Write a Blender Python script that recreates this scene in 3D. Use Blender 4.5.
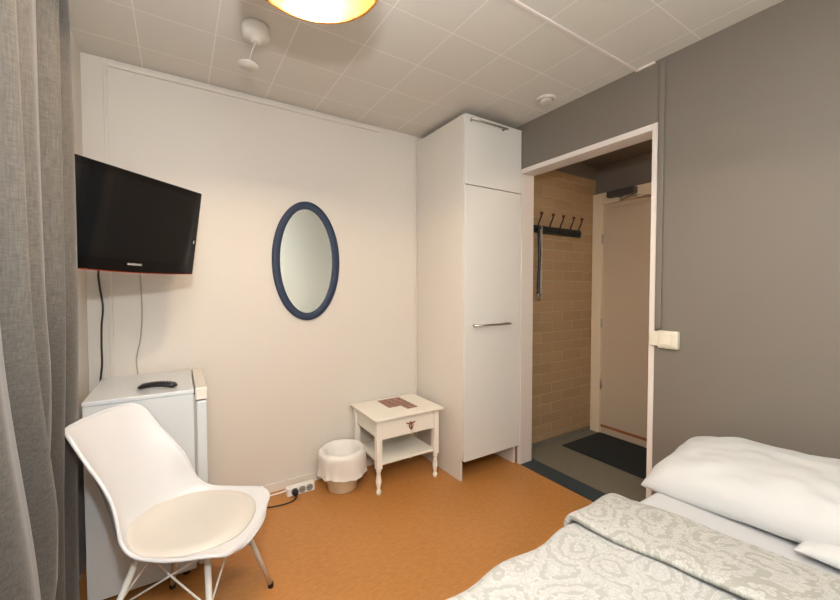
import bpy, bmesh, math, random
from mathutils import Vector, Matrix, noise
for o in list(bpy.data.objects): bpy.data.objects.remove(o, do_unlink=True)
S = bpy.context.scene
COL = S.collection
PI = math.pi

# ------------------------------------------------------------ camera
cam = bpy.data.cameras.new('camera'); camo = bpy.data.objects.new('camera', cam); COL.objects.link(camo)
cam.sensor_width = 36; cam.lens = 380.09 / 840 * 36; cam.clip_start = 0.02
YAW, PIT, ROL = .5671, -.0306, -.0007
F = Vector((math.sin(YAW)*math.cos(PIT), math.cos(YAW)*math.cos(PIT), math.sin(PIT)))
R0 = Vector((math.cos(YAW), -math.sin(YAW), 0)); U0 = R0.cross(F)
R = R0*math.cos(ROL) + U0*math.sin(ROL); U = U0*math.cos(ROL) - R0*math.sin(ROL)
M = Matrix(((R.x, U.x, -F.x, -2.1306), (R.y, U.y, -F.y, -2.5547), (R.z, U.z, -F.z, 1.3128), (0, 0, 0, 1)))
camo.matrix_world = M
S.camera = camo

# ------------------------------------------------------------ world, lights, exposure
S.view_settings.view_transform = 'Standard'; S.view_settings.look = 'None'
S.view_settings.gamma = 1; S.view_settings.use_curve_mapping = False
S.view_settings.exposure = 1.50
w = bpy.data.worlds.new('world'); S.world = w; w.use_nodes = True
w.node_tree.nodes['Background'].inputs[0].default_value = (.55, .7, 1, 1)
w.node_tree.nodes['Background'].inputs[1].default_value = 1.0

def light(name, kind, loc, power, color, size=.05):
    l = bpy.data.lights.new(name, kind); l.energy = power; l.color = color
    if kind == 'AREA': l.size = size
    else: l.shadow_soft_size = size
    o = bpy.data.objects.new(name, l); o.location = loc; COL.objects.link(o); return o
light('flash_light', 'POINT', (-2.12, -2.53, 1.68), 19, (.97, .98, 1.0), .035)
bl_ = light('bounce_fill_light', 'SPOT', (-2.1, -2.65, 1.80), 130, (.97, .98, 1.0), .05); bl_.rotation_euler = (math.radians(165), 0, 0); bl_.data.spot_size = 2.2; bl_.data.spot_blend = 1  # added soft fill: unseen spot bounced off the ceiling behind the camera
light('pendant_bulb_light', 'POINT', (-1.79, -1.46, 2.262), 44, (1.0, .765, .55), .035)
light('hall_fill_light', 'POINT', (.55, -1.45, 2.2), 1.3, (1.0, .74, .48), .08)  # added dim fill for the hallway, no lamp fitting belongs to it

# ------------------------------------------------------------ materials
def mat(name, color, rough=.5, metal=0, spec=.5, trans=0, emit=None, es=0, bump=0, bscale=200, var=0, vscale=8, coat=0, sheen=0):
    m = bpy.data.materials.new(name); m.use_nodes = True; nt = m.node_tree; b = nt.nodes['Principled BSDF']
    b.inputs['Base Color'].default_value = (*color, 1); b.inputs['Roughness'].default_value = rough
    b.inputs['Metallic'].default_value = metal; b.inputs['Specular IOR Level'].default_value = spec
    b.inputs['Transmission Weight'].default_value = trans; b.inputs['Coat Weight'].default_value = coat
    b.inputs['Sheen Weight'].default_value = sheen
    if emit: b.inputs['Emission Color'].default_value = (*emit, 1); b.inputs['Emission Strength'].default_value = es
    tc = nt.nodes.new('ShaderNodeTexCoord')
    if var:
        n = nt.nodes.new('ShaderNodeTexNoise'); n.inputs['Scale'].default_value = vscale; n.inputs['Detail'].default_value = 6
        nt.links.new(tc.outputs['Object'], n.inputs['Vector'])
        mx = nt.nodes.new('ShaderNodeMix'); mx.data_type = 'RGBA'
        mx.inputs['A'].default_value = (*[c*(1-var) for c in color], 1); mx.inputs['B'].default_value = (*[min(1, c*(1+var)) for c in color], 1)
        nt.links.new(n.outputs['Fac'], mx.inputs['Factor']); nt.links.new(mx.outputs['Result'], b.inputs['Base Color'])
    if bump:
        n = nt.nodes.new('ShaderNodeTexNoise'); n.inputs['Scale'].default_value = bscale; n.inputs['Detail'].default_value = 4
        nt.links.new(tc.outputs['Object'], n.inputs['Vector'])
        bp = nt.nodes.new('ShaderNodeBump'); bp.inputs['Strength'].default_value = bump; bp.inputs['Distance'].default_value = .002
        nt.links.new(n.outputs['Fac'], bp.inputs['Height']); nt.links.new(bp.outputs['Normal'], b.inputs['Normal'])
    return m
def nodes(m): return m.node_tree, m.node_tree.nodes['Principled BSDF']
def N(nt, t, **kw):
    n = nt.nodes.new(t)
    for k, v in kw.items():
        if k in n.inputs: n.inputs[k].default_value = v
        else: setattr(n, k, v)
    return n

m_wall = mat('cream_wall_paint', (.73, .675, .605), .6, bump=.15, bscale=60, var=.012, vscale=2)
m_front = mat('white_wall_paint', (.82, .84, .80), .6, bump=.15, bscale=60)
m_grey = mat('taupe_wall_paint', (.205, .176, .146), .5, bump=.2, bscale=150, var=.02, vscale=2)
m_white = mat('white_gloss_paint', (.78, .72, .64), .35)
m_trimw = mat('door_frame_paint', (.80, .72, .66), .35)
m_ward = mat('wardrobe_laminate', (.79, .735, .66), .4)
m_wdoor = mat('wardrobe_door_laminate', (.80, .78, .73), .3)
m_metal = mat('brushed_steel', (.5, .48, .45), .3, 1)
m_dark = mat('dark_void', (.03, .03, .035), .6)
m_black = mat('black_plastic', (.012, .012, .014), .3)
m_cable = mat('black_cable', (.015, .013, .012), .5)
m_fridge = mat('white_fridge_enamel', (.62, .65, .66), .25, coat=.3)
m_fridgetop = mat('fridge_cream_trim', (.74, .70, .62), .35)
m_chair = mat('white_moulded_plastic', (.67, .665, .67), .3, coat=.2)
m_cush = mat('cream_leatherette', (.64, .60, .54), .45, bump=.1, bscale=300)
m_wire = mat('white_coated_steel', (.74, .71, .64), .5)
m_ns = mat('cream_lacquered_wood', (.88, .84, .74), .4, var=.02, vscale=12)
m_copper = mat('copper_pull', (.42, .17, .08), .4, .8)
m_navy = mat('navy_painted_wood', (.020, .036, .078), .6, var=.25, vscale=40)
m_mirror = mat('mirror_glass', (.86, .88, .84), .02, 1)
m_bag = mat('white_bin_bag', (.85, .82, .76), .35, bump=.9, bscale=35)
m_bin = mat('cream_plastic_bin', (.88, .82, .64), .4)
m_plastic = mat('cream_plastic', (.80, .74, .60), .35)
m_socket = mat('white_socket_plastic', (.90, .88, .85), .35)
m_sheet = mat('white_cotton_sheet', (.56, .565, .57), .8, bump=.2, bscale=350, sheen=.2)
m_pillow = mat('white_pillow_cotton', (.60, .605, .60), .8, bump=.2, bscale=350, sheen=.2)
m_bedbase = mat('grey_bed_fabric', (.2, .19, .18), .9)
m_rack = mat('dark_green_painted_wood', (.012, .022, .02), .35)
m_hook = mat('dark_iron_hook', (.04, .03, .03), .4, .6)
m_ball = mat('red_wooden_knob', (.13, .02, .015), .35)
m_mat = mat('charcoal_rubber_mat', (.018, .024, .026), .9, bump=1, bscale=250)
m_hallfloor = mat('olive_vinyl', (.20, .18, .135), .45, var=.2, vscale=30)
m_blue = mat('blue_grey_vinyl', (.03, .052, .068), .45, var=.12, vscale=30)
m_halldoor = mat('cream_door_paint', (.64, .52, .38), .45)
m_orangewood = mat('red_brown_threshold', (.40, .13, .05), .5)
m_hallgrey = mat('hall_dark_grey_paint', (.19, .165, .14), .6)
m_brass = mat('brass_rim', (.85, .45, .15), .25, 1)
m_bulb = mat('lit_bulb', (1, .9, .7), .4, emit=(1, .62, .28), es=12)
m_clear = mat('frosted_plastic', (.78, .73, .64), .35)
m_red = mat('red_acrylic_edge', (.30, .05, .03), .25)
m_screen = mat('glossy_black_screen', (.006, .007, .008), .06, spec=.6)
m_logo = mat('silver_lettering', (.6, .58, .55), .35, .3)
m_bezel = mat('glossy_black_bezel', (.004, .004, .005), .08)
m_glass = mat('window_glass', (1, 1, 1), .02, trans=1)
m_gold = mat('gold_leaf_interior', (.13, .06, .008), .45, .25, bump=1, bscale=14, var=.8, vscale=30)
m_shadeout = mat('brown_shade_outside', (.45, .28, .14), .5)

# floor : orange linoleum with fine streaks
m_floor = mat('orange_linoleum', (.5, .22, .07), .42); nt, b = nodes(m_floor)
tc = N(nt, 'ShaderNodeTexCoord'); mp = N(nt, 'ShaderNodeMapping'); mp.inputs['Scale'].default_value = (28, 70, 1); mp.inputs['Rotation'].default_value = (0, 0, .3)
n1 = N(nt, 'ShaderNodeTexNoise', Scale=1.0, Detail=7.0, Roughness=.7); n2 = N(nt, 'ShaderNodeTexNoise', Scale=3.0, Detail=3.0)
cr = N(nt, 'ShaderNodeValToRGB'); e = cr.color_ramp.elements
e[0].position = .30; e[0].color = (.44, .182, .045, 1); e[1].position = .70; e[1].color = (.58, .265, .075, 1)
x = e.new(.5); x.color = (.51, .222, .058, 1)
mx = N(nt, 'ShaderNodeMath', operation='MULTIPLY_ADD'); mx.inputs[1].default_value = .2
nt.links.new(tc.outputs['Object'], mp.inputs[0]); nt.links.new(mp.outputs[0], n1.inputs['Vector']); nt.links.new(tc.outputs['Object'], n2.inputs['Vector'])
sb = N(nt, 'ShaderNodeMath', operation='SUBTRACT'); sb.inputs[1].default_value = .5
nt.links.new(n2.outputs['Fac'], sb.inputs[0]); nt.links.new(sb.outputs[0], mx.inputs[0]); nt.links.new(n1.outputs['Fac'], mx.inputs[2])
nt.links.new(mx.outputs[0], cr.inputs[0]); nt.links.new(cr.outputs[0], b.inputs['Base Color'])

# ceiling tiles
m_ceil = mat('ceiling_tile', (.6, .56, .5), .7); nt, b = nodes(m_ceil)
tc = N(nt, 'ShaderNodeTexCoord'); mp = N(nt, 'ShaderNodeMapping'); mp.inputs['Location'].default_value = (.104 + .3095*10, .8102 + .3014*10, 0)
bt = N(nt, 'ShaderNodeTexBrick'); bt.offset = 0; bt.squash = 1
bt.inputs['Color1'].default_value = (.68, .64, .57, 1); bt.inputs['Color2'].default_value = (.70, .66, .59, 1); bt.inputs['Mortar'].default_value = (.84, .81, .75, 1)
bt.inputs['Scale'].default_value = 1; bt.inputs['Mortar Size'].default_value = .0032; bt.inputs['Mortar Smooth'].default_value = .3
bt.inputs['Brick Width'].default_value = .3095; bt.inputs['Row Height'].default_value = .3014
nt.links.new(tc.outputs['Object'], mp.inputs[0]); nt.links.new(mp.outputs[0], bt.inputs['Vector']); nt.links.new(bt.outputs['Color'], b.inputs['Base Color'])

# painted brick (on an XZ wall)
m_brick = mat('painted_brick', (.5, .4, .25), .55); nt, b = nodes(m_brick)
tc = N(nt, 'ShaderNodeTexCoord'); sp = N(nt, 'ShaderNodeSeparateXYZ'); cb = N(nt, 'ShaderNodeCombineXYZ')
nt.links.new(tc.outputs['Object'], sp.inputs[0]); nt.links.new(sp.outputs['X'], cb.inputs['X']); nt.links.new(sp.outputs['Z'], cb.inputs['Y'])
bt = N(nt, 'ShaderNodeTexBrick'); bt.offset = .5
bt.inputs['Color1'].default_value = (.47, .315, .17, 1); bt.inputs['Color2'].default_value = (.42, .275, .145, 1); bt.inputs['Mortar'].default_value = (.50, .37, .225, 1)
bt.inputs['Scale'].default_value = 1; bt.inputs['Mortar Size'].default_value = .006; bt.inputs['Mortar Smooth'].default_value = .4
bt.inputs['Brick Width'].default_value = .27; bt.inputs['Row Height'].default_value = .086
nt.links.new(cb.outputs[0], bt.inputs['Vector']); nt.links.new(bt.outputs['Color'], b.inputs['Base Color'])
bp = N(nt, 'ShaderNodeBump'); bp.invert = True; bp.inputs['Distance'].default_value = .004; bp.inputs['Strength'].default_value = .7
nt.links.new(bt.outputs['Fac'], bp.inputs['Height']); nt.links.new(bp.outputs['Normal'], b.inputs['Normal'])

# curtain linen weave
m_curt = mat('grey_linen', (.27, .26, .245), .95, spec=.1, sheen=.18); nt, b = nodes(m_curt)
tc = N(nt, 'ShaderNodeTexCoord'); mp = N(nt, 'ShaderNodeMapping'); mp.inputs['Scale'].default_value = (60, 60, 420)
n1 = N(nt, 'ShaderNodeTexNoise', Scale=1.0, Detail=3.0); mp2 = N(nt, 'ShaderNodeMapping'); mp2.inputs['Scale'].default_value = (420, 420, 25)
n2 = N(nt, 'ShaderNodeTexNoise', Scale=1.0, Detail=3.0)
ad = N(nt, 'ShaderNodeMath', operation='ADD'); cr = N(nt, 'ShaderNodeValToRGB'); e = cr.color_ramp.elements
e[0].position = .35; e[0].color = (.075, .069, .061, 1); e[1].position = .65; e[1].color = (.130, .119, .105, 1)
hf = N(nt, 'ShaderNodeMath', operation='MULTIPLY'); hf.inputs[1].default_value = .5
nt.links.new(tc.outputs['Object'], mp.inputs[0]); nt.links.new(tc.outputs['Object'], mp2.inputs[0]); nt.links.new(mp.outputs[0], n1.inputs['Vector']); nt.links.new(mp2.outputs[0], n2.inputs['Vector'])
nt.links.new(n1.outputs['Fac'], ad.inputs[0]); nt.links.new(n2.outputs['Fac'], ad.inputs[1]); nt.links.new(ad.outputs[0], hf.inputs[0]); nt.links.new(hf.outputs[0], cr.inputs[0]); nt.links.new(cr.outputs[0], b.inputs['Base Color'])

# paisley duvet (UV in metres); the reverse of the fold is printed greyer
def paisley(name, white, grey, bias):
    m = mat(name, (.8, .8, .78), .85, sheen=.2); nt, b = nodes(m); L = nt.links.new
    def mth(op, a, bb=None, c=None):
        n = N(nt, 'ShaderNodeMath', operation=op)
        for i, q in enumerate((a, bb, c)):
            if q is None: continue
            if isinstance(q, (int, float)): n.inputs[i].default_value = q
            else: L(q, n.inputs[i])
        return n.outputs[0]
    tc = N(nt, 'ShaderNodeTexCoord'); uv = tc.outputs['UV']
    nz = N(nt, 'ShaderNodeTexNoise', Scale=4.0, Detail=1.0); L(uv, nz.inputs['Vector'])
    vm = N(nt, 'ShaderNodeVectorMath', operation='SCALE'); vm.inputs['Scale'].default_value = .14; L(nz.outputs['Color'], vm.inputs[0])
    va = N(nt, 'ShaderNodeVectorMath', operation='ADD'); L(uv, va.inputs[0]); L(vm.outputs[0], va.inputs[1])
    v1 = N(nt, 'ShaderNodeTexVoronoi', Scale=8.0); v1.feature = 'SMOOTH_F1'; v1.inputs['Smoothness'].default_value = .15; v1.inputs['Randomness'].default_value = .85; L(va.outputs[0], v1.inputs['Vector'])
    v0 = N(nt, 'ShaderNodeTexVoronoi', Scale=66.0); L(va.outputs[0], v0.inputs['Vector'])
    v3 = N(nt, 'ShaderNodeTexVoronoi', Scale=44.0); v3.feature = 'DISTANCE_TO_EDGE'; L(va.outputs[0], v3.inputs['Vector'])
    d = mth('MULTIPLY_ADD', v0.outputs['Distance'], .10, v1.outputs['Distance'])
    band = mth('SINE', mth('MULTIPLY', d, 26.0))                     # broad lobed bands
    inb = mth('GREATER_THAN', band, bias)
    line = mth('LESS_THAN', mth('ABSOLUTE', mth('SINE', mth('MULTIPLY', d, 13.0))), .16)
    dots = mth('LESS_THAN', v0.outputs['Distance'], .36)             # small petals
    n3 = N(nt, 'ShaderNodeTexNoise', Scale=42.0, Detail=1.0, Distortion=3.0); L(uv, n3.inputs['Vector'])
    curl = mth('LESS_THAN', mth('ABSOLUTE', mth('SUBTRACT', n3.outputs['Fac'], .5)), .045)
    fine = mth('MAXIMUM', curl, mth('LESS_THAN', v3.outputs['Distance'], .05))
    g_in = mth('SUBTRACT', .80, mth('MULTIPLY', dots, .55))
    g_out = mth('ADD', .10, mth('MULTIPLY', fine, .45))
    pat = mth('ADD', mth('MULTIPLY', inb, g_in), mth('MULTIPLY', mth('SUBTRACT', 1.0, inb), g_out))
    pat = mth('MULTIPLY', pat, mth('SUBTRACT', 1.0, mth('MULTIPLY', line, .7)))
    mx = N(nt, 'ShaderNodeMix'); mx.data_type = 'RGBA'; mx.inputs['A'].default_value = white; mx.inputs['B'].default_value = grey
    L(pat, mx.inputs['Factor']); L(mx.outputs['Result'], b.inputs['Base Color']); return m
m_duvet = paisley('paisley_cotton', (.55, .555, .545, 1), (.37, .37, .335, 1), .30)
m_duvet2 = paisley('paisley_cotton_reverse', (.53, .525, .50, 1), (.32, .315, .27, 1), -.1)

# printed leaflet
m_leaf = mat('printed_leaflet', (.3, .1, .06), .35); nt, b = nodes(m_leaf); L = nt.links.new
tc = N(nt, 'ShaderNodeTexCoord'); bt = N(nt, 'ShaderNodeTexBrick'); bt.offset = 0
bt.inputs['Color1'].default_value = (.19, .045, .025, 1); bt.inputs['Color2'].default_value = (.11, .03, .02, 1); bt.inputs['Mortar'].default_value = (.45, .22, .14, 1)
bt.inputs['Scale'].default_value = 1; bt.inputs['Brick Width'].default_value = .052; bt.inputs['Row Height'].default_value = .034; bt.inputs['Mortar Size'].default_value = .0035
nn = N(nt, 'ShaderNodeTexNoise', Scale=90.0, Detail=3.0); mx = N(nt, 'ShaderNodeMix'); mx.data_type = 'RGBA'; mx.blend_type = 'MIX'
mx.inputs['B'].default_value = (.50, .26, .17, 1); g = N(nt, 'ShaderNodeMath', operation='GREATER_THAN'); g.inputs[1].default_value = .58
L(tc.outputs['Object'], bt.inputs['Vector']); L(tc.outputs['Object'], nn.inputs['Vector']); L(nn.outputs['Fac'], g.inputs[0]); L(g.outputs[0], mx.inputs['Factor']); L(bt.outputs['Color'], mx.inputs['A']); L(mx.outputs['Result'], b.inputs['Base Color'])

# ------------------------------------------------------------ mesh helpers
def link(name, bm, m, parent=None, smooth=False, bevel=0, seg=2, solid=0, subsurf=0, recalc=True):
    if recalc: bmesh.ops.recalc_face_normals(bm, faces=bm.faces)
    me = bpy.data.meshes.new(name); bm.to_mesh(me); bm.free()
    if smooth:
        for p in me.polygons: p.use_smooth = True
    o = bpy.data.objects.new(name, me); COL.objects.link(o)
    for q in (m if isinstance(m, (list, tuple)) else [m]): me.materials.append(q)
    if parent: o.parent = parent
    if solid:
        md = o.modifiers.new('thickness', 'SOLIDIFY'); md.thickness = solid; md.offset = 0
    if subsurf:
        md = o.modifiers.new('smooth', 'SUBSURF'); md.levels = subsurf; md.render_levels = subsurf
    if bevel:
        md = o.modifiers.new('edges', 'BEVEL'); md.width = bevel; md.segments = seg; md.limit_method = 'ANGLE'; md.angle_limit = .6
        for p in me.polygons: p.use_smooth = True
        md.harden_normals = True
    return o
def box(bm, x0, x1, y0, y1, z0, z1, mi=0):
    vs = [bm.verts.new(p) for p in ((x0,y0,z0),(x1,y0,z0),(x1,y1,z0),(x0,y1,z0),(x0,y0,z1),(x1,y0,z1),(x1,y1,z1),(x0,y1,z1))]
    for f in ((0,3,2,1),(4,5,6,7),(0,1,5,4),(1,2,6,5),(2,3,7,6),(3,0,4,7)):
        bm.faces.new([vs[i] for i in f]).material_index = mi
def B(*boxes):
    bm = bmesh.new()
    for q in boxes: box(bm, *q)
    return bm
def lathe(bm, prof, c=(0,0,0), n=32, axis='z', cap=True):
    rings = []
    for r, h in prof:
        ring = []
        for i in range(n):
            a = 2*PI*i/n; u, v = r*math.cos(a), r*math.sin(a)
            p = {'z': (u, v, h), 'x': (h, u, v), 'y': (u, h, v)}[axis]
            ring.append(bm.verts.new((c[0]+p[0], c[1]+p[1], c[2]+p[2])))
        rings.append(ring)
    for a, b_ in zip(rings, rings[1:]):
        for i in range(n): bm.faces.new((a[i], a[(i+1)%n], b_[(i+1)%n], b_[i]))
    if cap:
        bm.faces.new(rings[0]); bm.faces.new(rings[-1])
def tube(bm, pts, r, n=10, closed=False):
    pts = [Vector(p) for p in pts]; rings = []; prev = None
    for i, p in enumerate(pts):
        if i == 0: t = pts[1]-p
        elif i == len(pts)-1: t = p-pts[i-1]
        else: t = (pts[i+1]-p).normalized() + (p-pts[i-1]).normalized()
        t.normalize()
        if prev is None: prev = t.orthogonal().normalized()
        a = (prev - t*prev.dot(t)).normalized(); prev = a; b_ = t.cross(a)
        rr = r[i] if isinstance(r, (list, tuple)) else r
        rings.append([bm.verts.new(p + a*math.cos(2*PI*k/n)*rr + b_*math.sin(2*PI*k/n)*rr) for k in range(n)])
    for a, b_ in zip(rings, rings[1:]):
        for i in range(n): bm.faces.new((a[i], a[(i+1)%n], b_[(i+1)%n], b_[i]))
    bm.faces.new(rings[0]); bm.faces.new(rings[-1])
def spline(pts, k=8):
    P = [Vector(p) for p in pts]; P = [2*P[0]-P[1]] + P + [2*P[-1]-P[-2]]; out = []
    for i in range(1, len(P)-2):
        for j in range(k):
            t = j/k; a, b_, c, d = P[i-1:i+3]
            out.append(.5*((2*b_) + (c-a)*t + (2*a-5*b_+4*c-d)*t*t + (3*b_-a-3*c+d)*t**3))
    out.append(P[-2]); return out
def tag(o, label, cat, group=None):
    o['label'] = label; o['category'] = cat
    if group: o['group'] = group
    return o
def thing(name, label, cat, loc=(0,0,0), rot=0, group=None):
    o = bpy.data.objects.new(name, None); COL.objects.link(o); o.location = loc; o.rotation_euler = (0, 0, rot); o.empty_display_size = .1
    return tag(o, label, cat, group)
def struct(name, bm, m, **k):
    o = link(name, bm, m, **k); o['kind'] = 'structure'; return o
bx = lambda name, m, parent, *boxes, **k: link(name, B(*boxes), m, parent, **k)

# ------------------------------------------------------------ structure
H = 2.5; XL = -2.524; YF = -3.1; WT = .122
struct('floor', B((XL-.1, 0, YF-.1, .1, -.1, 0)), m_floor)
struct('floor_hall', B((0, WT+1.2, -1.85, -.4, -.1, 0)), m_hallfloor)
struct('trim_1', B((0.0, .152, -1.52, -.57, 0, .0015)), m_blue)                      # dark vinyl strip in the doorway
struct('ceiling', B((XL-.1, WT, YF-.1, .1, H, H+.1)), m_ceil)
struct('wall_back', B((XL-.1, WT, 0, .1, 0, H)), m_wall)
struct('wall_left', B((XL-.1, XL, -.75, 0, 0, H), (XL-.1, XL, YF, -2.6, 0, H), (XL-.1, XL, -2.6, -.75, 0, .9), (XL-.1, XL, -2.6, -.75, 2.2, H)), m_wall)
struct('wall_front', B((XL-.1, WT, YF-.1, YF, 0, H)), m_front)
struct('wall_right', B((0, WT, -.57, 0, 0, H), (0, WT, -1.527, -.57, 2.18, H), (0, WT, YF, -1.527, 0, H)), m_grey)
# doorway lining
struct('trim_2', B((-.004, WT, -.60, -.57, 0, 2.18), (-.004, WT, -1.527, -1.499, 0, 2.18), (-.004, WT, -1.499, -.60, 2.147, 2.18)), m_trimw, bevel=.002)
struct('baseboard_back', B((XL, -.545, -.012, 0, 0, .055)), m_white, bevel=.002)
# window behind the curtain
w1 = struct('window_1', B((XL-.08, XL-.03, -2.6, -2.54, .9, 2.2), (XL-.08, XL-.03, -.81, -.75, .9, 2.2), (XL-.08, XL-.03, -2.54, -.81, .9, .96), (XL-.08, XL-.03, -2.54, -.81, 2.14, 2.2), (XL-.08, XL-.03, -1.70, -1.65, .96, 2.14)), m_white)
link('pane', B((XL-.06, XL-.055, -2.54, -.81, .96, 2.14)), m_glass, w1)
link('window_sill', B((XL-.03, XL+.02, -2.62, -.73, .87, .9)), m_white, w1)
# hallway
HX = 1.13
struct('wall_hall_left', B((WT, HX, -.45, -.35, 0, 2.30)), m_brick)
struct('trim_3', B((WT, HX, -.455, -.35, 2.30, 2.42)), m_hallgrey)
struct('wall_hall_right', B((WT, HX, -1.8, -1.7, 0, 2.42)), m_brick)
struct('wall_hall_end', B((HX, HX+.1, -1.8, -.35, 0, 2.42)), m_hallgrey)
struct('ceiling_hall', B((WT, HX+.1, -1.8, -.35, 2.415, 2.5)), m_hallgrey)
struct('baseboard_hall', B((WT, HX, -.456, -.45, 0, .040)), m_hallfloor)
# entrance door
d = struct('door_1', B((HX-.030, HX, -1.47, -.47, .07, 2.06)), m_halldoor)
d['kind'] = 'structure'
link('door_frame', B((HX-.055, HX, -.548, -.455, 0, 2.16), (HX-.055, HX, -1.56, -1.46, 0, 2.16), (HX-.055, HX, -1.46, -.548, 2.06, 2.16)), mat('cream_door_frame_paint', (.86, .72, .52), .45), d, bevel=.003)
link('door_panel', B((HX-.040, HX-.028, -1.41, -.60, .13, 2.02)), m_halldoor, d, bevel=.004)
link('door_sill', B((HX-.03, HX, -1.46, -.548, 0, .055)), m_halldoor, d, bevel=.003)
link('threshold_strip', B((HX-.035, HX, -1.46, -.548, .055, .078)), m_orangewood, d)
bm = bmesh.new()
for z in (1.75, 1.0, .45): lathe(bm, [(.006, z-.04), (.008, z-.038), (.008, z+.038), (.006, z+.04)], (HX-.056, -.556, 0), 10)
link('hinge', bm, m_metal, d, smooth=True)
c = link('door_closer', B((HX-.115, HX-.055, -.86, -.62, 2.095, 2.150)), mat('closer_grey_metal', (.10, .10, .10), .4, .5), d, bevel=.008)
bm = bmesh.new(); tube(bm, [(HX-.09, -.74, 2.085), (HX-.09, -.74, 2.055)], .014, 12); tube(bm, [(HX-.09, -.74, 2.06), (HX-.20, -.90, 2.055), (HX-.20, -.92, 2.055)], .009); tube(bm, [(HX-.20, -.90, 2.05), (HX-.05, -1.02, 2.045)], .008)
link('closer_arm', bm, m_metal, c, smooth=True)

# ------------------------------------------------------------ wardrobe
t = thing('wardrobe', 'tall white two-door wardrobe standing in the corner beside the doorway', 'wardrobe', (-.27, -.3, 0))
def rel(o, t): # children are authored in world coordinates
    o.matrix_parent_inverse = t.matrix_basis.inverted() if False else Matrix.LocRotScale(t.location, t.rotation_euler, None).inverted(); return o
def kid(name, bm, m, t, **k):
    if t.parent is None and t.type == 'EMPTY':
        return rel(link(name, bm, m, t, **k), t)
    return link(name, bm, m, t, **k)
WX0, WX1, WD = -.533, -.006, -.575
kid('side_panel', B((WX0, WX0+.018, -.552, -.003, 0, .146), (WX0, WX0+.018, WD, -.003, .146, 2.456)), m_ward, t)
kid('side_panel', B((WX1-.018, WX1, -.552, -.003, 0, .146), (WX1-.018, WX1, WD, -.003, .146, 2.456)), m_ward, t)
kid('carcass', B((WX0+.018, WX1-.018, WD, -.01, 2.438, 2.456), (WX0+.018, WX1-.018, WD, -.01, .146, .164), (WX0+.018, WX1-.018, -.02, -.008, .164, 2.438), (WX0+.018, WX1-.018, WD+.005, -.02, 1.99, 2.006)), m_ward, t)
kid('plinth', B((WX0+.018, WX1-.018, -.30, -.285, 0, .146)), m_dark, t)
d1 = kid('door', B((WX0+.002, WX1, -.595, -.577, .146, 1.996)), m_wdoor, t, bevel=.0025)
d2 = kid('door', B((WX0+.002, WX1, -.595, -.577, 2.001, 2.456)), m_wdoor, t, bevel=.0025)
def handle(x0, x1, z, p):
    bm = bmesh.new(); tube(bm, [(x0, -.626, z), (x1, -.626, z)], .0065, 12)
    for xx in (x0+.02, x1-.02): tube(bm, [(xx, -.626, z), (xx, -.594, z)], .0075, 10)
    o = link('handle', bm, m_metal, p, smooth=True)
handle(-.475, -.135, 1.063, d1); handle(-.505, -.175, 2.418, d2)

# ------------------------------------------------------------ nightstand
t = thing('nightstand', 'small cream bedside table with one drawer and turned feet between bin and wardrobe', 'side table', (-.85, -.23, 0))
kid('table_top', B((-1.107, -.583, -.435, -.02, .472, .489)), m_ns, t, bevel=.005)
for x in (-1.072, -.635):
    for y in (-.40, -.055):
        bm = bmesh.new(); box(bm, x-.019, x+.019, y-.019, y+.019, .165, .472)
        lathe(bm, [(.017, .165), (.012, .158), (.018, .150), (.013, .142), (.012, .13), (.0195, .085), (.018, .07), (.011, .04), (.010, .034), (.017, .022), (.0185, .012), (.014, 0)], (x, y, 0), 18)
        kid('leg', bm, m_ns, t, bevel=.0015)
kid('side_panel', B((-1.078, -1.066, -.381, -.074, .36, .472)), m_ns, t)
kid('side_panel', B((-.641, -.629, -.381, -.074, .36, .472)), m_ns, t)
kid('back_panel', B((-1.053, -.654, -.066, -.055, .36, .472)), m_ns, t)
kid('shelf', B((-1.062, -.645, -.405, -.05, .183, .200)), m_ns, t, bevel=.002)
dr = kid('drawer', B((-1.051, -.656, -.415, -.398, .350, .466)), m_ns, t, bevel=.002)
bm = bmesh.new()
yy = -.42
tube(bm, spline([(-.878, yy-.002, .428), (-.862, yy-.004, .424), (-.845, yy-.004, .425), (-.828, yy-.004, .424), (-.812, yy-.002, .428)], 4), .0042, 8)
lathe(bm, [(.010, -.006), (.009, .001), (.003, .003)], (-.845, yy, .424), 12, 'y')
tube(bm, [(-.845+.015*math.sin(a)*(1.0 if math.cos(a) < 0 else .8), yy-.008, .404-.019*math.cos(a)) for a in [i*2*PI/20 for i in range(21)]], .0034, 8)
tube(bm, [(-.845, yy-.006, .420), (-.845, yy-.008, .400), (-.845, yy-.008, .380)], [.003, .005, .002], 8)
link('drawer_pull', bm, m_copper, dr, smooth=True)

# leaflet on the nightstand
poly = [(-.915, -.06), (-.735, -.06), (-.735, -.335), (-.820, -.335), (-.820, -.25), (-.915, -.25)]
bm = bmesh.new(); v = [bm.verts.new((x, y, .4895)) for x, y in poly]; f = bm.faces.new(v)
ex = bmesh.ops.extrude_face_region(bm, geom=[f]); bmesh.ops.translate(bm, vec=(0, 0, .0015), verts=[q for q in ex['geom'] if isinstance(q, bmesh.types.BMVert)])
tag(link('leaflet', bm, m_leaf), 'brown printed L-shaped leaflet lying on the cream bedside table', 'leaflet')

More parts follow.
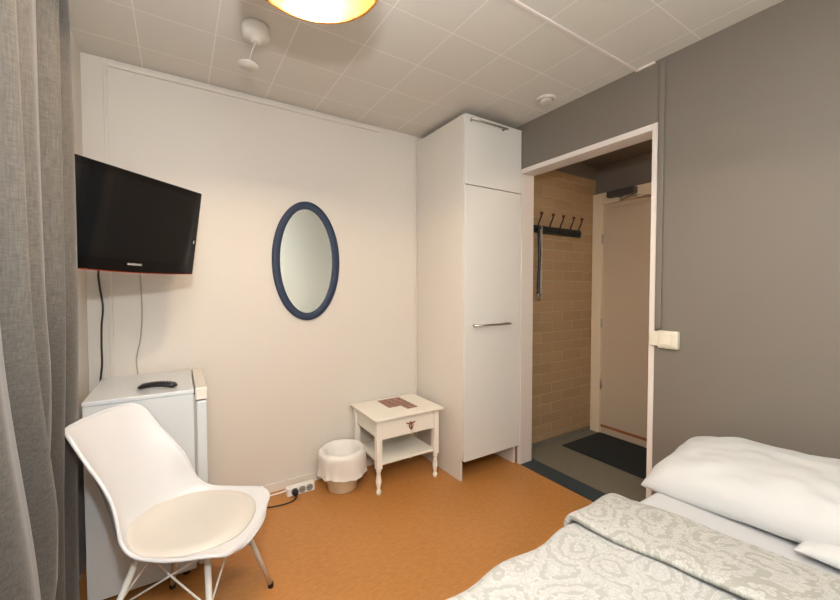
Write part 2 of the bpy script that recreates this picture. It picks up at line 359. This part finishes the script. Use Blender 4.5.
# ------------------------------------------------------------ waste bin
t = thing('waste_bin', 'small cream waste bin lined with a white plastic bag beside the bedside table', 'bin', (-1.235, -.19, 0))
bm = bmesh.new(); lathe(bm, [(.088, 0), (.095, .004), (.125, .255), (.131, .262), (.124, .262), (.115, .25), (.086, .008)], n=40)
link('bucket', bm, m_bin, t, smooth=True)
bm = bmesh.new(); n = 72; prof = [(.02, .09, 0), (.07, .085, .1), (.094, .16, .2), (.106, .235, .3), (.122, .272, .4), (.146, .262, .6), (.147, .22, .8), (.143, .17, 1), (.141, .125, 1.3), (.147, .108, 1.6)]
rings = []
for r, z, wv in prof:
    ring = []
    for i in range(n):
        a = 2*PI*i/n; nn_ = noise.noise(Vector((math.cos(a)*3.0, math.sin(a)*3.0, z*9))) ; n2_ = noise.noise(Vector((math.cos(a)*9.0, math.sin(a)*9.0, z*22)))
        rr = r*(1.05 if wv >= .6 else 1) + wv*(.014*nn_ + .008*n2_); zz = z + (.018*noise.noise(Vector((math.cos(a)*2, math.sin(a)*2, 5)))*max(0, wv-.8) if wv > .8 else 0) + wv*.004*n2_
        ring.append(bm.verts.new((rr*math.cos(a), rr*math.sin(a), zz)))
    rings.append(ring)
for a, b_ in zip(rings, rings[1:]):
    for i in range(n): bm.faces.new((a[i], a[(i+1)%n], b_[(i+1)%n], b_[i]))
bm.faces.new(rings[0])
link('bag', bm, m_bag, t, smooth=True, solid=.0015, subsurf=1)

# ------------------------------------------------------------ power strip and cords
t = thing('power_strip', 'white three-socket power strip on the floor against the skirting board', 'power strip', (-1.49, -.11, 0))
kid('housing', B((-1.575, -1.400, -.131, -.087, .001, .054)), m_socket, t, bevel=.004)
for x in (-1.520, -1.475, -1.430) if False else (-1.528, -1.481, -1.434):
    bm = bmesh.new(); lathe(bm, [(.0215, -0.1315), (.0215, -0.1335), (.018, -0.1335), (.017, -0.1318)], (x, 0, .029), 24, 'y', cap=False)
    lathe(bm, [(.017, -0.1318), (.002, -0.1317)], (x, 0, .029), 24, 'y')
    s_ = kid('socket', bm, mat('socket_recess', (.30, .28, .25), .5) if x == -1.528 else bpy.data.materials['socket_recess'], t, smooth=False)
    bm = bmesh.new()
    for dx in (-.0075, .0075): lathe(bm, [(.003, -0.1322), (.003, -.134)], (x+dx, 0, .029), 10, 'y')
    link('pin_hole', bm, m_dark, s_)
tp = thing('power_plug', 'black plug with cord pushed into the white power strip', 'plug', (-1.528, -.155, .029))
bm = bmesh.new(); lathe(bm, [(.0205, -.1345), (.0205, -.150), (.015, -.163), (.009, -.170)], (-1.528, 0, .029), 20, 'y'); 
kid('plug_body', bm, m_black, tp, smooth=True)
bm = bmesh.new(); tube(bm, spline([(-1.528, -.165, .026), (-1.54, -.19, .012), (-1.59, -.20, .005), (-1.68, -.19, .005), (-1.78, -.15, .005), (-1.92, -.12, .005), (-1.985, -.05, .005), (-2.0, -.03, .05)]), .0042, 8)
kid('cord', bm, m_cable, tp, smooth=True)
bm = bmesh.new(); tube(bm, spline([(-1.574, -.105, .034), (-1.64, -.095, .026), (-1.75, -.075, .016), (-1.9, -.03, .008), (-1.99, -.03, .008)]), .0045, 8)
tag(link('white_cord', bm, m_socket, smooth=True), 'white cord running left from the power strip along the skirting board', 'cord')

# ------------------------------------------------------------ fridge
t = thing('mini_fridge', 'white mini fridge behind the white chair under the television', 'fridge', (-2.24, -.3, 0))
FX0, FX1, FY = -2.462, -2.078, -.565
kid('body', B((FX0, FX1, FY, -.07, .03, .838)), m_fridge, t, bevel=.004)
kid('top_panel', B((FX0-.001, FX1+.002, FY-.004, -.065, .838, .858)), m_fridge, t, bevel=.005)
fd = kid('door', B((FX1+.008, FX1+.052, FY, -.075, .04, .800)), m_fridge, t, bevel=.008, seg=3)
link('door_cap', B((FX1+.006, FX1+.054, FY-.003, -.073, .805, .862)), m_fridgetop, fd, bevel=.006)
link('door_seal', B((FX1, FX1+.009, FY+.008, -.085, .05, .83)), mat('grey_rubber_seal', (.35, .33, .30), .7), fd)
for x in (FX0+.04, FX1-.04):
    for y in (FY+.04, -.12):
        bm = bmesh.new(); lathe(bm, [(.016, 0), (.018, .03)], (x, y, 0), 12); kid('foot', bm, m_black, t)
# remote
t = thing('remote_control', 'black remote control lying on top of the white mini fridge', 'remote', (-2.215, -.475, .859), math.radians(-20))
bm = bmesh.new(); K = 14; rings = []
for i in range(K+1):
    u = i/K; x = -.078+.156*u; wdt = .019+.006*u**2; h = .020+.004*u; arc = .010*math.sin(PI*u)
    e_ = min(1, math.sqrt(max(0, 1-((u-.5)*2)**8))+.35)
    rings.append([bm.verts.new((x, wdt*e_*math.copysign(abs(math.cos(a))**.6, math.cos(a)), .5*h*e_*math.copysign(abs(math.sin(a))**.7, math.sin(a)) + .5*h + arc)) for a in [2*PI*k/16 for k in range(16)]])
for a, b_ in zip(rings, rings[1:]):
    for i in range(16): bm.faces.new((a[i], a[(i+1)%16], b_[(i+1)%16], b_[i]))
bm.faces.new(rings[0]); bm.faces.new(rings[-1]); link('casing', bm, m_black, t, smooth=True)
bm = bmesh.new(); m_btn = mat('grey_rubber_buttons', (.09, .09, .09), .6)
for i in range(9):
    for j in (-1, 0, 1):
        u = (i+1.5)/11.5; lathe(bm, [(.003, 0), (.0035, .002), (.003, .0028)], (-.078+.156*u, j*.009, .020+.004*u+.010*math.sin(PI*u)-.0008), 8)
link('buttons', bm, m_btn, t)

# ------------------------------------------------------------ television
TY = .893; TT = .061
t = thing('television', 'black wall-mounted flat television tilted down above the mini fridge', 'television', (-2.269, -.66, 1.577), TY)
t.rotation_euler = (.152, .018, .743)
Wt, Ht = .602, .381
bm = bmesh.new()   # bezel with a slightly bowed bottom edge
def frame_outline(w_, h_, bow, y):
    P_ = [(-w_/2, y, h_/2), (w_/2, y, h_/2), (w_/2, y, -h_/2)]
    for i in range(1, 12):
        u = 1-2*i/12; P_.append((u*w_/2, y, -h_/2 - bow*(1-u*u)))
    P_.append((-w_/2, y, -h_/2)); return P_
def prism(outl, y0, y1):
    bm = bmesh.new(); a = [bm.verts.new((p[0], y0, p[2])) for p in outl]; b_ = [bm.verts.new((p[0], y1, p[2])) for p in outl]
    bm.faces.new(a); bm.faces.new(b_); k = len(a)
    for i in range(k): bm.faces.new((a[i], a[(i+1)%k], b_[(i+1)%k], b_[i]))
    return bm
link('bezel', prism(frame_outline(Wt, Ht, .010, 0), 0, .022), m_bezel, t, bevel=.004)
link('screen', B((-Wt/2+.028, Wt/2-.028, -.0022, -.0004, -Ht/2+.040, Ht/2-.026)), m_screen, t)
pr = frame_outline(Wt-.01, .004, .010, 0); pr = [(p[0], 0, p[2]-Ht/2-.003) for p in frame_outline(Wt-.01, .003, 0, 0)]
bm = bmesh.new(); k = 24
for i in range(k):
    u0, u1 = -1+2*i/k, -1+2*(i+1)/k
    q = [(u0, -Ht/2-.010*(1-u0*u0)), (u1, -Ht/2-.010*(1-u1*u1))]
    f_ = [bm.verts.new((u*(Wt-.006)/2, y, z+dz)) for (u, z) in q for y in (-.001, .018) for dz in (.0, -.003)]
    bmesh.ops.contextual_create(bm, geom=[]) if False else None
    a0, a1, a2, a3, b0, b1, b2, b3 = f_
    for ff in ((a0, b0, b1, a1), (a2, a3, b3, b2), (a1, b1, b3, a3), (a0, a2, b2, b0)): bm.faces.new(ff)
bmesh.ops.remove_doubles(bm, verts=bm.verts, dist=1e-5)
link('red_edge', bm, m_red, t)
bm = bmesh.new(); box(bm, -.24, .24, .022, .055, -.15, .15); link('back_cover', bm, m_black, t, bevel=.012)
fc = bpy.data.curves.new('logo', 'FONT'); fc.body = 'SAMSUNG'; fc.size = .0112; fc.extrude = .0006; fc.align_x = 'CENTER'; fc.align_y = 'CENTER'; fc.offset = .0003
fo = bpy.data.objects.new('logo_tmp', fc); COL.objects.link(fo); dg = bpy.context.evaluated_depsgraph_get()
me = bpy.data.meshes.new_from_object(fo.evaluated_get(dg)); bpy.data.objects.remove(fo, do_unlink=True)
lo = bpy.data.objects.new('logo', me); COL.objects.link(lo); me.materials.clear(); me.materials.append(m_logo); lo.parent = t; lo.location = (0.016, -.0012, -Ht/2+.022); lo.rotation_euler = (PI/2, 0, 0); lo.scale = (1.15, 1, 1)
link('status_light', B((Wt/2-.018, Wt/2-.014, -.0012, 0, -.05, -.035)), m_logo, t)
tw = thing('tv_wall_arm', 'black wall arm bracket holding the television', 'bracket', (-2.3, 0, 1.6))
kid('wall_plate', B((-2.34, -2.24, -.018, -.001, 1.52, 1.68)), m_black, tw)
bm = bmesh.new(); tube(bm, [(-2.29, -.018, 1.6), (-2.36, -.25, 1.6), (-2.30, -.615, 1.585)], .014, 12)
kid('arm', bm, m_black, tw)
bm = bmesh.new(); tube(bm, spline([(-2.30, -.50, 1.47), (-2.42, -.25, 1.44), (-2.468, -.05, 1.40), (-2.470, -.020, 1.33), (-2.459, -.018, 1.22), (-2.466, -.018, 1.12), (-2.468, -.02, 1.02), (-2.468, -.02, .92), (-2.478, -.022, .78), (-2.48, -.022, .4), (-2.48, -.022, .02)]), .0045, 8)
tag(link('tv_cable', bm, m_cable, smooth=True), 'black television cable hanging down the wall behind the mini fridge', 'cable')
bm = bmesh.new(); tube(bm, spline([(-2.285, -.40, 1.45), (-2.295, -.12, 1.43), (-2.300, -.015, 1.385), (-2.296, -.008, 1.2), (-2.305, -.008, 1.05), (-2.325, -.008, .93), (-2.32, -.012, .8), (-2.32, -.03, .3), (-2.32, -.03, .02)]), .0028, 8)
tag(link('antenna_cable', bm, mat('grey_beige_cable', (.42, .37, .31), .5), smooth=True), 'thin cream cable hanging down the wall right of the black cable', 'cable')

# ------------------------------------------------------------ mirror
t = thing('wall_mirror', 'oval mirror in a dark blue frame hanging on the cream wall', 'mirror', (-1.402, 0, 1.494))
A_, B_ = .222, .392; fw = .048
bm = bmesh.new(); n = 96; rings = []
for (off, y) in ((0, -.001), (0, -.020), (.004, -.024), (fw-.006, -.024), (fw, -.019), (fw, -.008)):
    rings.append([bm.verts.new(((A_-off)*math.cos(2*PI*i/n), y, (B_-off)*math.sin(2*PI*i/n))) for i in range(n)])
for a, b_ in zip(rings, rings[1:]):
    for i in range(n): bm.faces.new((a[i], a[(i+1)%n], b_[(i+1)%n], b_[i]))
fr = link('frame', bm, m_navy, t, smooth=True)
bm = bmesh.new(); bot = [bm.verts.new(((A_-fw+.003)*math.cos(2*PI*i/n), -.002, (B_-fw+.003)*math.sin(2*PI*i/n))) for i in range(n)]
top = [bm.verts.new(((A_-fw+.003)*math.cos(2*PI*i/n), -.010, (B_-fw+.003)*math.sin(2*PI*i/n))) for i in range(n)]
bm.faces.new(bot); bm.faces.new(top)
for i in range(n): bm.faces.new((bot[i], bot[(i+1)%n], top[(i+1)%n], top[i]))
link('glass', bm, m_mirror, t)

# ------------------------------------------------------------ chair
t = thing('shell_chair', 'white moulded shell chair with cream seat pad on white wire legs before the fridge', 'chair', (-2.102, -.918, 0), math.radians(-32))
prof = [(.242, .406), (.224, .424), (.17, .431), (.06, .417), (-.06, .411), (-.14, .426), (-.195, .47), (-.232, .55), (-.267, .64), (-.302, .73), (-.333, .81), (-.347, .845)]
half = [.128, .182, .209, .222, .218, .210, .200, .190, .180, .172, .166, .145]
side = [(-.02, .012), (-.008, .018), (0, .026), (0, .036), (.015, .050), (.045, .07), (.08, .075), (.095, .06), (.088, .035), (.068, .012), (.045, .006), (.02, -.004)]  # rim lift: forward, up
from bisect import bisect
def lerp(tab, s):
    i = min(int(s), len(tab)-2); f_ = s-i
    # catmull-rom
    def g(k): return tab[max(0, min(len(tab)-1, k))]
    def cr_(a, b_, c_, d_): return .5*((2*b_)+(c_-a)*f_+(2*a-5*b_+4*c_-d_)*f_*f_+(3*b_-a-3*c_+d_)*f_**3)
    a, b_, c_, d_ = g(i-1), g(i), g(i+1), g(i+2)
    if isinstance(a, tuple): return tuple(cr_(*q) for q in zip(a, b_, c_, d_))
    return cr_(a, b_, c_, d_)
def shell(s, u):
    px, pz = lerp(prof, s); h = lerp(half, s); fx, fz = lerp(side, s); e_ = abs(u)**2.8
    return Vector((px+fx*e_, h*u, pz+fz*e_))
bm = bmesh.new(); NS, NU = 66, 30; g = []
for i in range(NS+1):
    s = (len(prof)-1)*i/NS; g.append([bm.verts.new(shell(s, -1+2*j/NU)) for j in range(NU+1)])
for i in range(NS):
    for j in range(NU): bm.faces.new((g[i][j], g[i+1][j], g[i+1][j+1], g[i][j+1]))
sh = link('shell', bm, m_chair, t, smooth=True, solid=.009); 
md = sh.modifiers.new('edges', 'BEVEL'); md.width = .003; md.segments = 2; md.limit_method = 'ANGLE'; md.angle_limit = 1.0
# rolled rim
bm = bmesh.new(); rim = [shell(11*i/44, -1) for i in range(45)] + [shell(11, -1+2*j/16) for j in range(1, 16)] + [shell(11-11*i/44, 1) for i in range(45)] + [shell(0, 1-2*j/16) for j in range(1, 16)]
rim = rim + [rim[0], rim[1]]
tube(bm, rim, .0065, 8); link('rim', bm, m_chair, t, smooth=True)
# cushion
bm = bmesh.new(); g = []; NC, NA = 12, 48
def seatz(x, y):
    # surface height of the seat under (x,y)
    best = None
    for i in range(0, 61):
        s = 6.5*i/60; px, pz = lerp(prof, s)
        if best is None or abs(px-x) < best[0]: best = (abs(px-x), s)
    h = lerp(half, best[1]); p = shell(best[1], max(-1, min(1, y/h))); return p.z
for i in range(NC+1):
    r = i/NC; ring = []
    for k in range(NA):
        a = 2*PI*k/NA; ca, sa = math.cos(a), math.sin(a)
        x = .012+.204*r*math.copysign(abs(ca)**.85, ca); y = .204*r*math.copysign(abs(sa)**.85, sa)
        hgt = .004+.028*math.sqrt(max(0, 1-r**3.5)); ring.append(bm.verts.new((x, y, seatz(x, y)+hgt)))
        if i == 0: break
    g.append(ring)
for k in range(NA): bm.faces.new((g[0][0], g[1][k], g[1][(k+1)%NA]))
for i in range(1, NC):
    for k in range(NA): bm.faces.new((g[i][k], g[i+1][k], g[i+1][(k+1)%NA], g[i][(k+1)%NA]))
link('seat_pad', bm, m_cush, t, smooth=True, solid=.004, subsurf=1)
# legs
bm = bmesh.new(); tube(bm, [(.13, -.12, .390), (.13, .12, .390), (-.12, .12, .390), (-.12, -.12, .390), (.13, -.12, .390), (.13, .0, .390)], .006, 8)
tube(bm, [(.13, -.12, .390), (.05, -.14, .402)], .006, 8); tube(bm, [(.13, .12, .390), (.05, .14, .402)], .006, 8)
tube(bm, [(-.12, -.12, .390), (-.1, -.1, .404)], .006, 8); tube(bm, [(-.12, .12, .390), (-.1, .1, .404)], .006, 8)
link('seat_frame', bm, m_wire, t, smooth=True)
feet = {}
for sx, sy in ((1, 1), (1, -1), (-1, 1), (-1, -1)):
    top_ = (.12 if sx > 0 else -.11, sy*.115, .405); ft = (.215*sx-.015, sy*.235, .012); feet[sx, sy] = ft
    bm = bmesh.new(); tube(bm, [top_, ft], [.0105, .0095], 14); lg = link('leg', bm, m_wire, t, smooth=True)
    bm = bmesh.new(); lathe(bm, [(.011, 0), (.012, .004), (.012, .02), (.010, .022)], (ft[0], ft[1], 0), 14); link('glide', bm, m_black, lg, smooth=True)
def pt(sx, sy, f_):
    a = Vector((.12 if sx > 0 else -.11, sy*.115, .42)); b_ = Vector(feet[sx, sy]); return a.lerp(b_, f_)
bm = bmesh.new()
tube(bm, [pt(1, 1, .42), (-.11, .10, .395)], .0035, 8); tube(bm, [pt(-1, 1, .42), (.12, .10, .395)], .0035, 8)
tube(bm, [pt(1, -1, .42), (-.11, -.10, .395)], .0035, 8); tube(bm, [pt(-1, -1, .42), (.12, -.10, .395)], .0035, 8)
tube(bm, [pt(1, 1, .42), (.12, -.11, .395)], .0035, 8); tube(bm, [pt(1, -1, .42), (.12, .11, .395)], .0035, 8)
tube(bm, [pt(-1, 1, .42), (-.11, -.11, .395)], .0035, 8); tube(bm, [pt(-1, -1, .42), (-.11, .11, .395)], .0035, 8)
link('cross_wires', bm, m_wire, t, smooth=True)

# ------------------------------------------------------------ curtain
t = thing('curtain', 'long grey linen curtain hanging at the left edge beside the television', 'curtain', (-2.46, -1.6, 0))
bm = bmesh.new(); NY, NZ = 260, 40; y0, y1 = -3.02, -.945; g = []
for i in range(NY+1):
    row = []
    for k in range(NZ+1):
        u = i/NY; y = y0+(y1-y0)*u; z = .02+2.455*k/NZ
        sm = max(0, min(1, (z-.45)/.9)); sm = sm*sm*(3-2*sm); y1 = -.66*(1-sm) - .945*sm; y = y0+(y1-y0)*u; ph = (u-1)*2*PI*12.5 + PI*.5 + .7*(math.sin(u*41)-math.sin(41)) + .10*(z-1.2)
        ampl = .040*(.85+.15*math.sin(u*37)) * (1-.2*z/2.5)
        fold = math.sin(ph)+.3*math.sin(2*ph+.9)
        ampl *= .6+.4*sm if y > -1.25 else 1; x = -2.425 - .060*(1-sm)*max(0, min(1, (y+1.3)/.2)) + ampl*fold + .005*math.sin(z*2.1+y*9)
        row.append(bm.verts.new((x, y+.012*math.sin(z*1.3), z)))
    g.append(row)
for i in range(NY):
    for k in range(NZ): bm.faces.new((g[i][k], g[i+1][k], g[i+1][k+1], g[i][k+1]))
kid('fabric', bm, m_curt, t, smooth=True, solid=.0015)
bm = bmesh.new(); box(bm, -2.48, -2.45, -3.06, -.5, 2.482, 2.499); kid('curtain_rail', bm, m_white, t)

# ------------------------------------------------------------ ceiling lamp
t = thing('pendant_lamp', 'lit ceiling lamp with a golden dome shade at the top edge', 'lamp', (-1.79, -1.46, 2.2))
bm = bmesh.new(); po = [(.192, 0), (.186, .04), (.165, .09), (.125, .135), (.07, .162), (.02, .17)]; 
lathe(bm, po, n=64, cap=False); lathe(bm, [(.0195, .1705), (.0, .1705)][:1] + [(.001, .1706)], n=64, cap=False)
shd = link('lamp_shade', bm, m_shadeout, t, smooth=True)
bm = bmesh.new(); pi_ = [(r-.003, z-.002 if z else 0) for r, z in po]; lathe(bm, pi_ + [(.001, .1675)], n=64, cap=False); link('shade_lining', bm, m_gold, shd, smooth=True)
bm = bmesh.new(); tube(bm, [(.192*math.cos(a), .192*math.sin(a), 0) for a in [i*2*PI/72 for i in range(74)]], .0045, 8); link('shade_rim', bm, m_brass, shd, smooth=True)
bm = bmesh.new(); lathe(bm, [(.001, .035), (.018, .04), (.029, .06), (.029, .075), (.016, .10), (.013, .112)], n=24, cap=False); bl = link('bulb', bm, m_bulb, t, smooth=True)
bl.visible_shadow = True
bm = bmesh.new(); lathe(bm, [(.017, .112), (.019, .114), (.019, .165), (.012, .17)], n=20); link('bulb_socket', bm, m_brass, t, smooth=True)
bm = bmesh.new(); lathe(bm, [(.012, .17), (.012, .27), (.05, .275), (.055, .299)], n=24); link('ceiling_mount', bm, m_shadeout, t, smooth=True)

# ------------------------------------------------------------ detector, vent, trunking, switch
t = thing('smoke_detector', 'round white detector on the ceiling with a small disc hanging on a wire', 'smoke detector', (-1.812, -.665, H))
bm = bmesh.new(); lathe(bm, [(.060, 0), (.062, -.012), (.060, -.040), (.050, -.054), (.026, -.058), (.024, -.068), (.010, -.070)], n=36); link('base', bm, m_clear, t, smooth=True)
bm = bmesh.new(); tube(bm, [(0, 0, -.065), (-.014, .008, -.10), (-.03, .016, -.165)], .0018, 6); link('wire', bm, m_wire, t)
bm = bmesh.new(); lathe(bm, [(.042, -.176), (.044, -.172), (.040, -.167), (.012, -.163)], (-.032, .017, 0), 32); link('hanging_disc', bm, m_clear, t, smooth=True)
t = thing('ceiling_vent', 'small round white air valve in the ceiling near the wardrobe', 'vent', (-.162, -.937, H))
bm = bmesh.new(); lathe(bm, [(.062, 0), (.060, -.008), (.050, -.014), (.046, -.006), (.045, 0)], n=36, cap=False); link('ring', bm, m_clear, t, smooth=True)
bm = bmesh.new(); lathe(bm, [(.037, -.004), (.038, -.016), (.030, -.020), (.006, -.021)], n=36); link('disc', bm, m_clear, t, smooth=True)
t = thing('wall_trunking', 'slim cream cable trunking along the top of the back wall and down behind the television', 'trunking', (-1.6, 0, 2.46))
kid('horizontal_run', B((-2.415, -.86, -.020, -.0005, 2.458, 2.476)), m_white, t, bevel=.002)
kid('vertical_run', B((-2.436, -2.420, -.010, -.0005, .06, 2.47)), m_wall, t, bevel=.002)
tag(link('wall_strip', B((-.556, -.540, -.006, -.0005, .06, 2.44)), m_wall), 'narrow cream cover strip on the wall beside the wardrobe', 'strip')
t = thing('ceiling_cable', 'thin white cable duct crossing the ceiling towards the grey wall', 'cable duct', (-.8, -1.413, H))
kid('duct', B((-2.4, -.0005, -1.420, -1.406, H-.010, H-.0005)), m_trimw, t, bevel=.002)
kid('corner_piece', B((-.012, -.0005, -1.508, -1.421, H-.012, H-.0005)), m_trimw, t, bevel=.002)
tag(link('wall_cable_duct', B((-.015, -.0005, -1.562, -1.534, 1.10, 2.485)), m_grey, bevel=.005), 'grey-painted cable duct running down the grey wall to the light switch', 'cable duct')
t = thing('light_switch', 'cream surface-mounted light switch beside the doorway on the grey wall', 'light switch', (0, -1.58, 1.05))
kid('back_box', B((-.030, -.0005, -1.650, -1.556, 1.004, 1.094)), m_plastic, t, bevel=.004)
kid('side_box', B((-.024, -.0045, -1.556, -1.516, 1.012, 1.088)), m_plastic, t, bevel=.003)
kid('frame', B((-.036, -.030, -1.644, -1.562, 1.012, 1.087)), m_plastic, t, bevel=.003)
kid('rocker', B((-.042, -.036, -1.630, -1.576, 1.024, 1.076)), m_plastic, t, bevel=.003)

# ------------------------------------------------------------ hallway things
t = thing('coat_rack', 'dark green coat rack with five red-tipped hooks on the brick wall', 'coat rack', (.58, -.45, 1.79))
kid('board', B((.19, .890, -.468, -.4505, 1.760, 1.822)), m_rack, t, bevel=.004)
for hx_ in (.305, .445, .575, .710, .825):
    bm = bmesh.new()
    tube(bm, spline([(hx_, -.470, 1.775), (hx_, -.485, 1.80), (hx_+.003, -.492, 1.835), (hx_+.004, -.510, 1.870), (hx_+.006, -.518, 1.900)], 5), .006, 8)
    tube(bm, spline([(hx_, -.478, 1.79), (hx_, -.50, 1.775), (hx_, -.512, 1.788), (hx_, -.512, 1.80)], 4), .004, 8)
    hk = kid('hook', bm, m_hook, t, smooth=True)
    bm = bmesh.new(); bmesh.ops.create_uvsphere(bm, u_segments=16, v_segments=10, radius=.0135, matrix=Matrix.Translation((hx_+.006, -.518, 1.908))); link('knob', bm, m_ball, hk, smooth=True)
t = thing('hanging_strap', 'dark strap with a pale chain and metal clip hanging from the left hook', 'strap', (.33, -.52, 1.25))
bm = bmesh.new(); tube(bm, spline([(.300, -.500, 1.80), (.296, -.506, 1.70), (.303, -.506, 1.55), (.295, -.506, 1.42), (.290, -.506, 1.31), (.288, -.506, 1.27)]), [.011]*41, 8)
kid('strap', bm, m_black, t, smooth=True)
bm = bmesh.new()
for i in range(22):
    z = 1.79-.024*i; a = (i % 2)*PI/2
    tube(bm, [(.326+.009*math.cos(q)*math.cos(a), -.503+.0075*math.cos(q)*math.sin(a), z+.016*math.sin(q)) for q in [k*2*PI/10 for k in range(11)]], .0036, 6)
kid('chain', bm, mat('pale_steel_chain', (.62, .60, .57), .35, .6), t, smooth=True)
bm = bmesh.new(); tube(bm, [(.326, -.506, 1.262), (.322, -.506, 1.238), (.306, -.506, 1.225), (.290, -.506, 1.235), (.288, -.506, 1.30)], .010, 8); kid('clip', bm, m_metal, t, smooth=True)
tag(link('doormat', B((.548, 1.072, -1.21, -.553, .0005, .010)), m_mat, bevel=.003), 'dark rectangular doormat on the hall floor in front of the entrance door', 'doormat')

# ------------------------------------------------------------ bed
BY0, BY1 = -2.95, -1.785
t = thing('bed', 'bed with white sheet standing against the grey wall', 'bed', (-1.0, -2.3, 0))
kid('bed_base', B((-2.0, -.012, BY0, BY1-.02, .14, .34)), m_bedbase, t, bevel=.01)
kid('mattress', B((-2.0, -.012, BY0, BY1-.005, .341, .502)), m_sheet, t, bevel=.03, seg=4)
for x in (-1.9, -.12):
    for y in (BY0+.1, BY1-.12):
        bm = bmesh.new(); lathe(bm, [(.024, 0), (.028, .14)], (x, y, 0), 16); kid('leg', bm, m_black, t, smooth=True)
# duvet : path in xz, swept across y with a draped near edge
path = [(-2.075, .30), (-2.075, .42), (-2.06, .51), (-2.0, .524), (-1.8, .527), (-1.5, .525), (-1.25, .524), (-1.05, .521), (-.9, .517), (-.81, .515), (-.775, .519), (-.765, .531), (-.775, .543), (-.81, .549), (-.88, .554), (-.96, .556), (-1.012, .553), (-1.035, .545)]
pp = spline([(x, 0, z) for x, z in path], 7); uvlen = [0]
for a, b_ in zip(pp, pp[1:]): uvlen.append(uvlen[-1]+(b_-a).length)
NYd = 90; bm = bmesh.new(); uvl = bm.loops.layers.uv.new('UVMap'); g = []; uvd = {}
def drape(q, edge):
    # q: distance along the fabric from the far side towards the draped side; returns (y, dz)
    top_len = edge - BY0; r = .035
    if q <= top_len: return BY0+q, 0
    s = q-top_len
    if s < r*PI/2: a = s/r; return edge+r*math.sin(a), -(r-r*math.cos(a))
    return edge+r, -r-(s-r*PI/2)
nfold = len(pp)
for i, p in enumerate(pp):
    row = []
    onflap = i > nfold*.62
    edge = (-1.787 if onflap else -1.795) - .028*max(0, min(1, (-.9-p.x)/.7)) + .0015*math.sin(p.x*17)
    total = (edge - BY0) + (.10 if onflap else .28)
    for j in range(NYd+1):
        q = total*j/NYd; y, dz = drape(q, edge)
        nv = Vector((p.x*3.2, y*3.2, 0 if not onflap else 4)); wr = (.011*noise.noise(nv)+.006*noise.noise(nv*2.7))*max(.25, min(1, (edge-y)/.15))
        lip = max(0, min(1, (-.93-p.x)/.1)) if onflap else 0
        xx = p.x + .11*max(0, min(1, (-1.82-y)/.5))*max(0, min(1, (p.x+1.25)/.2)) + (.020*noise.noise(Vector((y*5, 3, 7)))+.03*math.sin(y*4+1)*.4)*(lip) + .008*noise.noise(Vector((y*4, p.x*2, 9)))
        topw = 1 if dz == 0 else .3
        v = bm.verts.new((xx, y + (1-topw)*.012*math.sin(p.x*22), p.z+dz+wr*topw)); uvd[v] = (uvlen[i], q); row.append(v)
    g.append(row)
for i in range(len(g)-1):
    for j in range(NYd):
        f = bm.faces.new((g[i][j], g[i+1][j], g[i+1][j+1], g[i][j+1])); f.material_index = 1 if i > nfold*.62 else 0
        for l in f.loops: l[uvl].uv = uvd[l.vert]
dv = link('duvet', bm, [m_duvet, m_duvet2], smooth=True, solid=.016); tag(dv, 'white duvet with grey paisley pattern, top edge folded back, on the bed', 'duvet')
bm = bmesh.new(); last = [v.co.copy() for v in []]
# pillows
def pillow(name, label, L_, W_, T_, loc, rot, seed):
    bm = bmesh.new(); n_, m_ = 48, 36; sides = []
    for sg in (1, -1):
        g = []
        for i in range(n_+1):
            row = []
            for j in range(m_+1):
                a, b_ = -1+2*i/n_, -1+2*j/m_
                pu = max(0, (1-abs(a)**5.0)*(1-abs(b_)**3.0))**.5
                x = b_*W_/2*(1-.035*(1-a*a)); y = a*L_/2*(1-.05*(1-b_*b_))
                wr = .010*noise.noise(Vector((x*9, y*9, seed)))+.008*noise.noise(Vector((x*22, y*14, seed+3)))
                # radiating creases near the corners
                wr += .006*math.sin(12*(a*1.3+b_))*abs(a*b_)**2
                z = (T_*.66*pu if sg > 0 else -T_*.30*pu) + wr*min(1, pu*2)*(1 if sg > 0 else .3)
                row.append(bm.verts.new((x, y, z)))
            g.append(row)
        for i in range(n_):
            for j in range(m_):
                q = (g[i][j], g[i+1][j], g[i+1][j+1], g[i][j+1]); bm.faces.new(q if sg > 0 else q[::-1])
    bmesh.ops.remove_doubles(bm, verts=bm.verts, dist=1e-4)
    o = link(name, bm, m_pillow, smooth=True, subsurf=1); o.location = loc; o.rotation_euler = rot
    tag(o, label, 'pillow'); return o
pillow('pillow', 'large white pillow leaning on the grey wall at the head of the bed', .78, .48, .18, (-.315, -2.125, .578), (-.09, -.17, 0.0), 1)
pillow('pillow', 'white pillow lying under the large pillow at the right edge', .64, .56, .095, (-.32, -2.53, .538), (0, -.02, 0), 5)
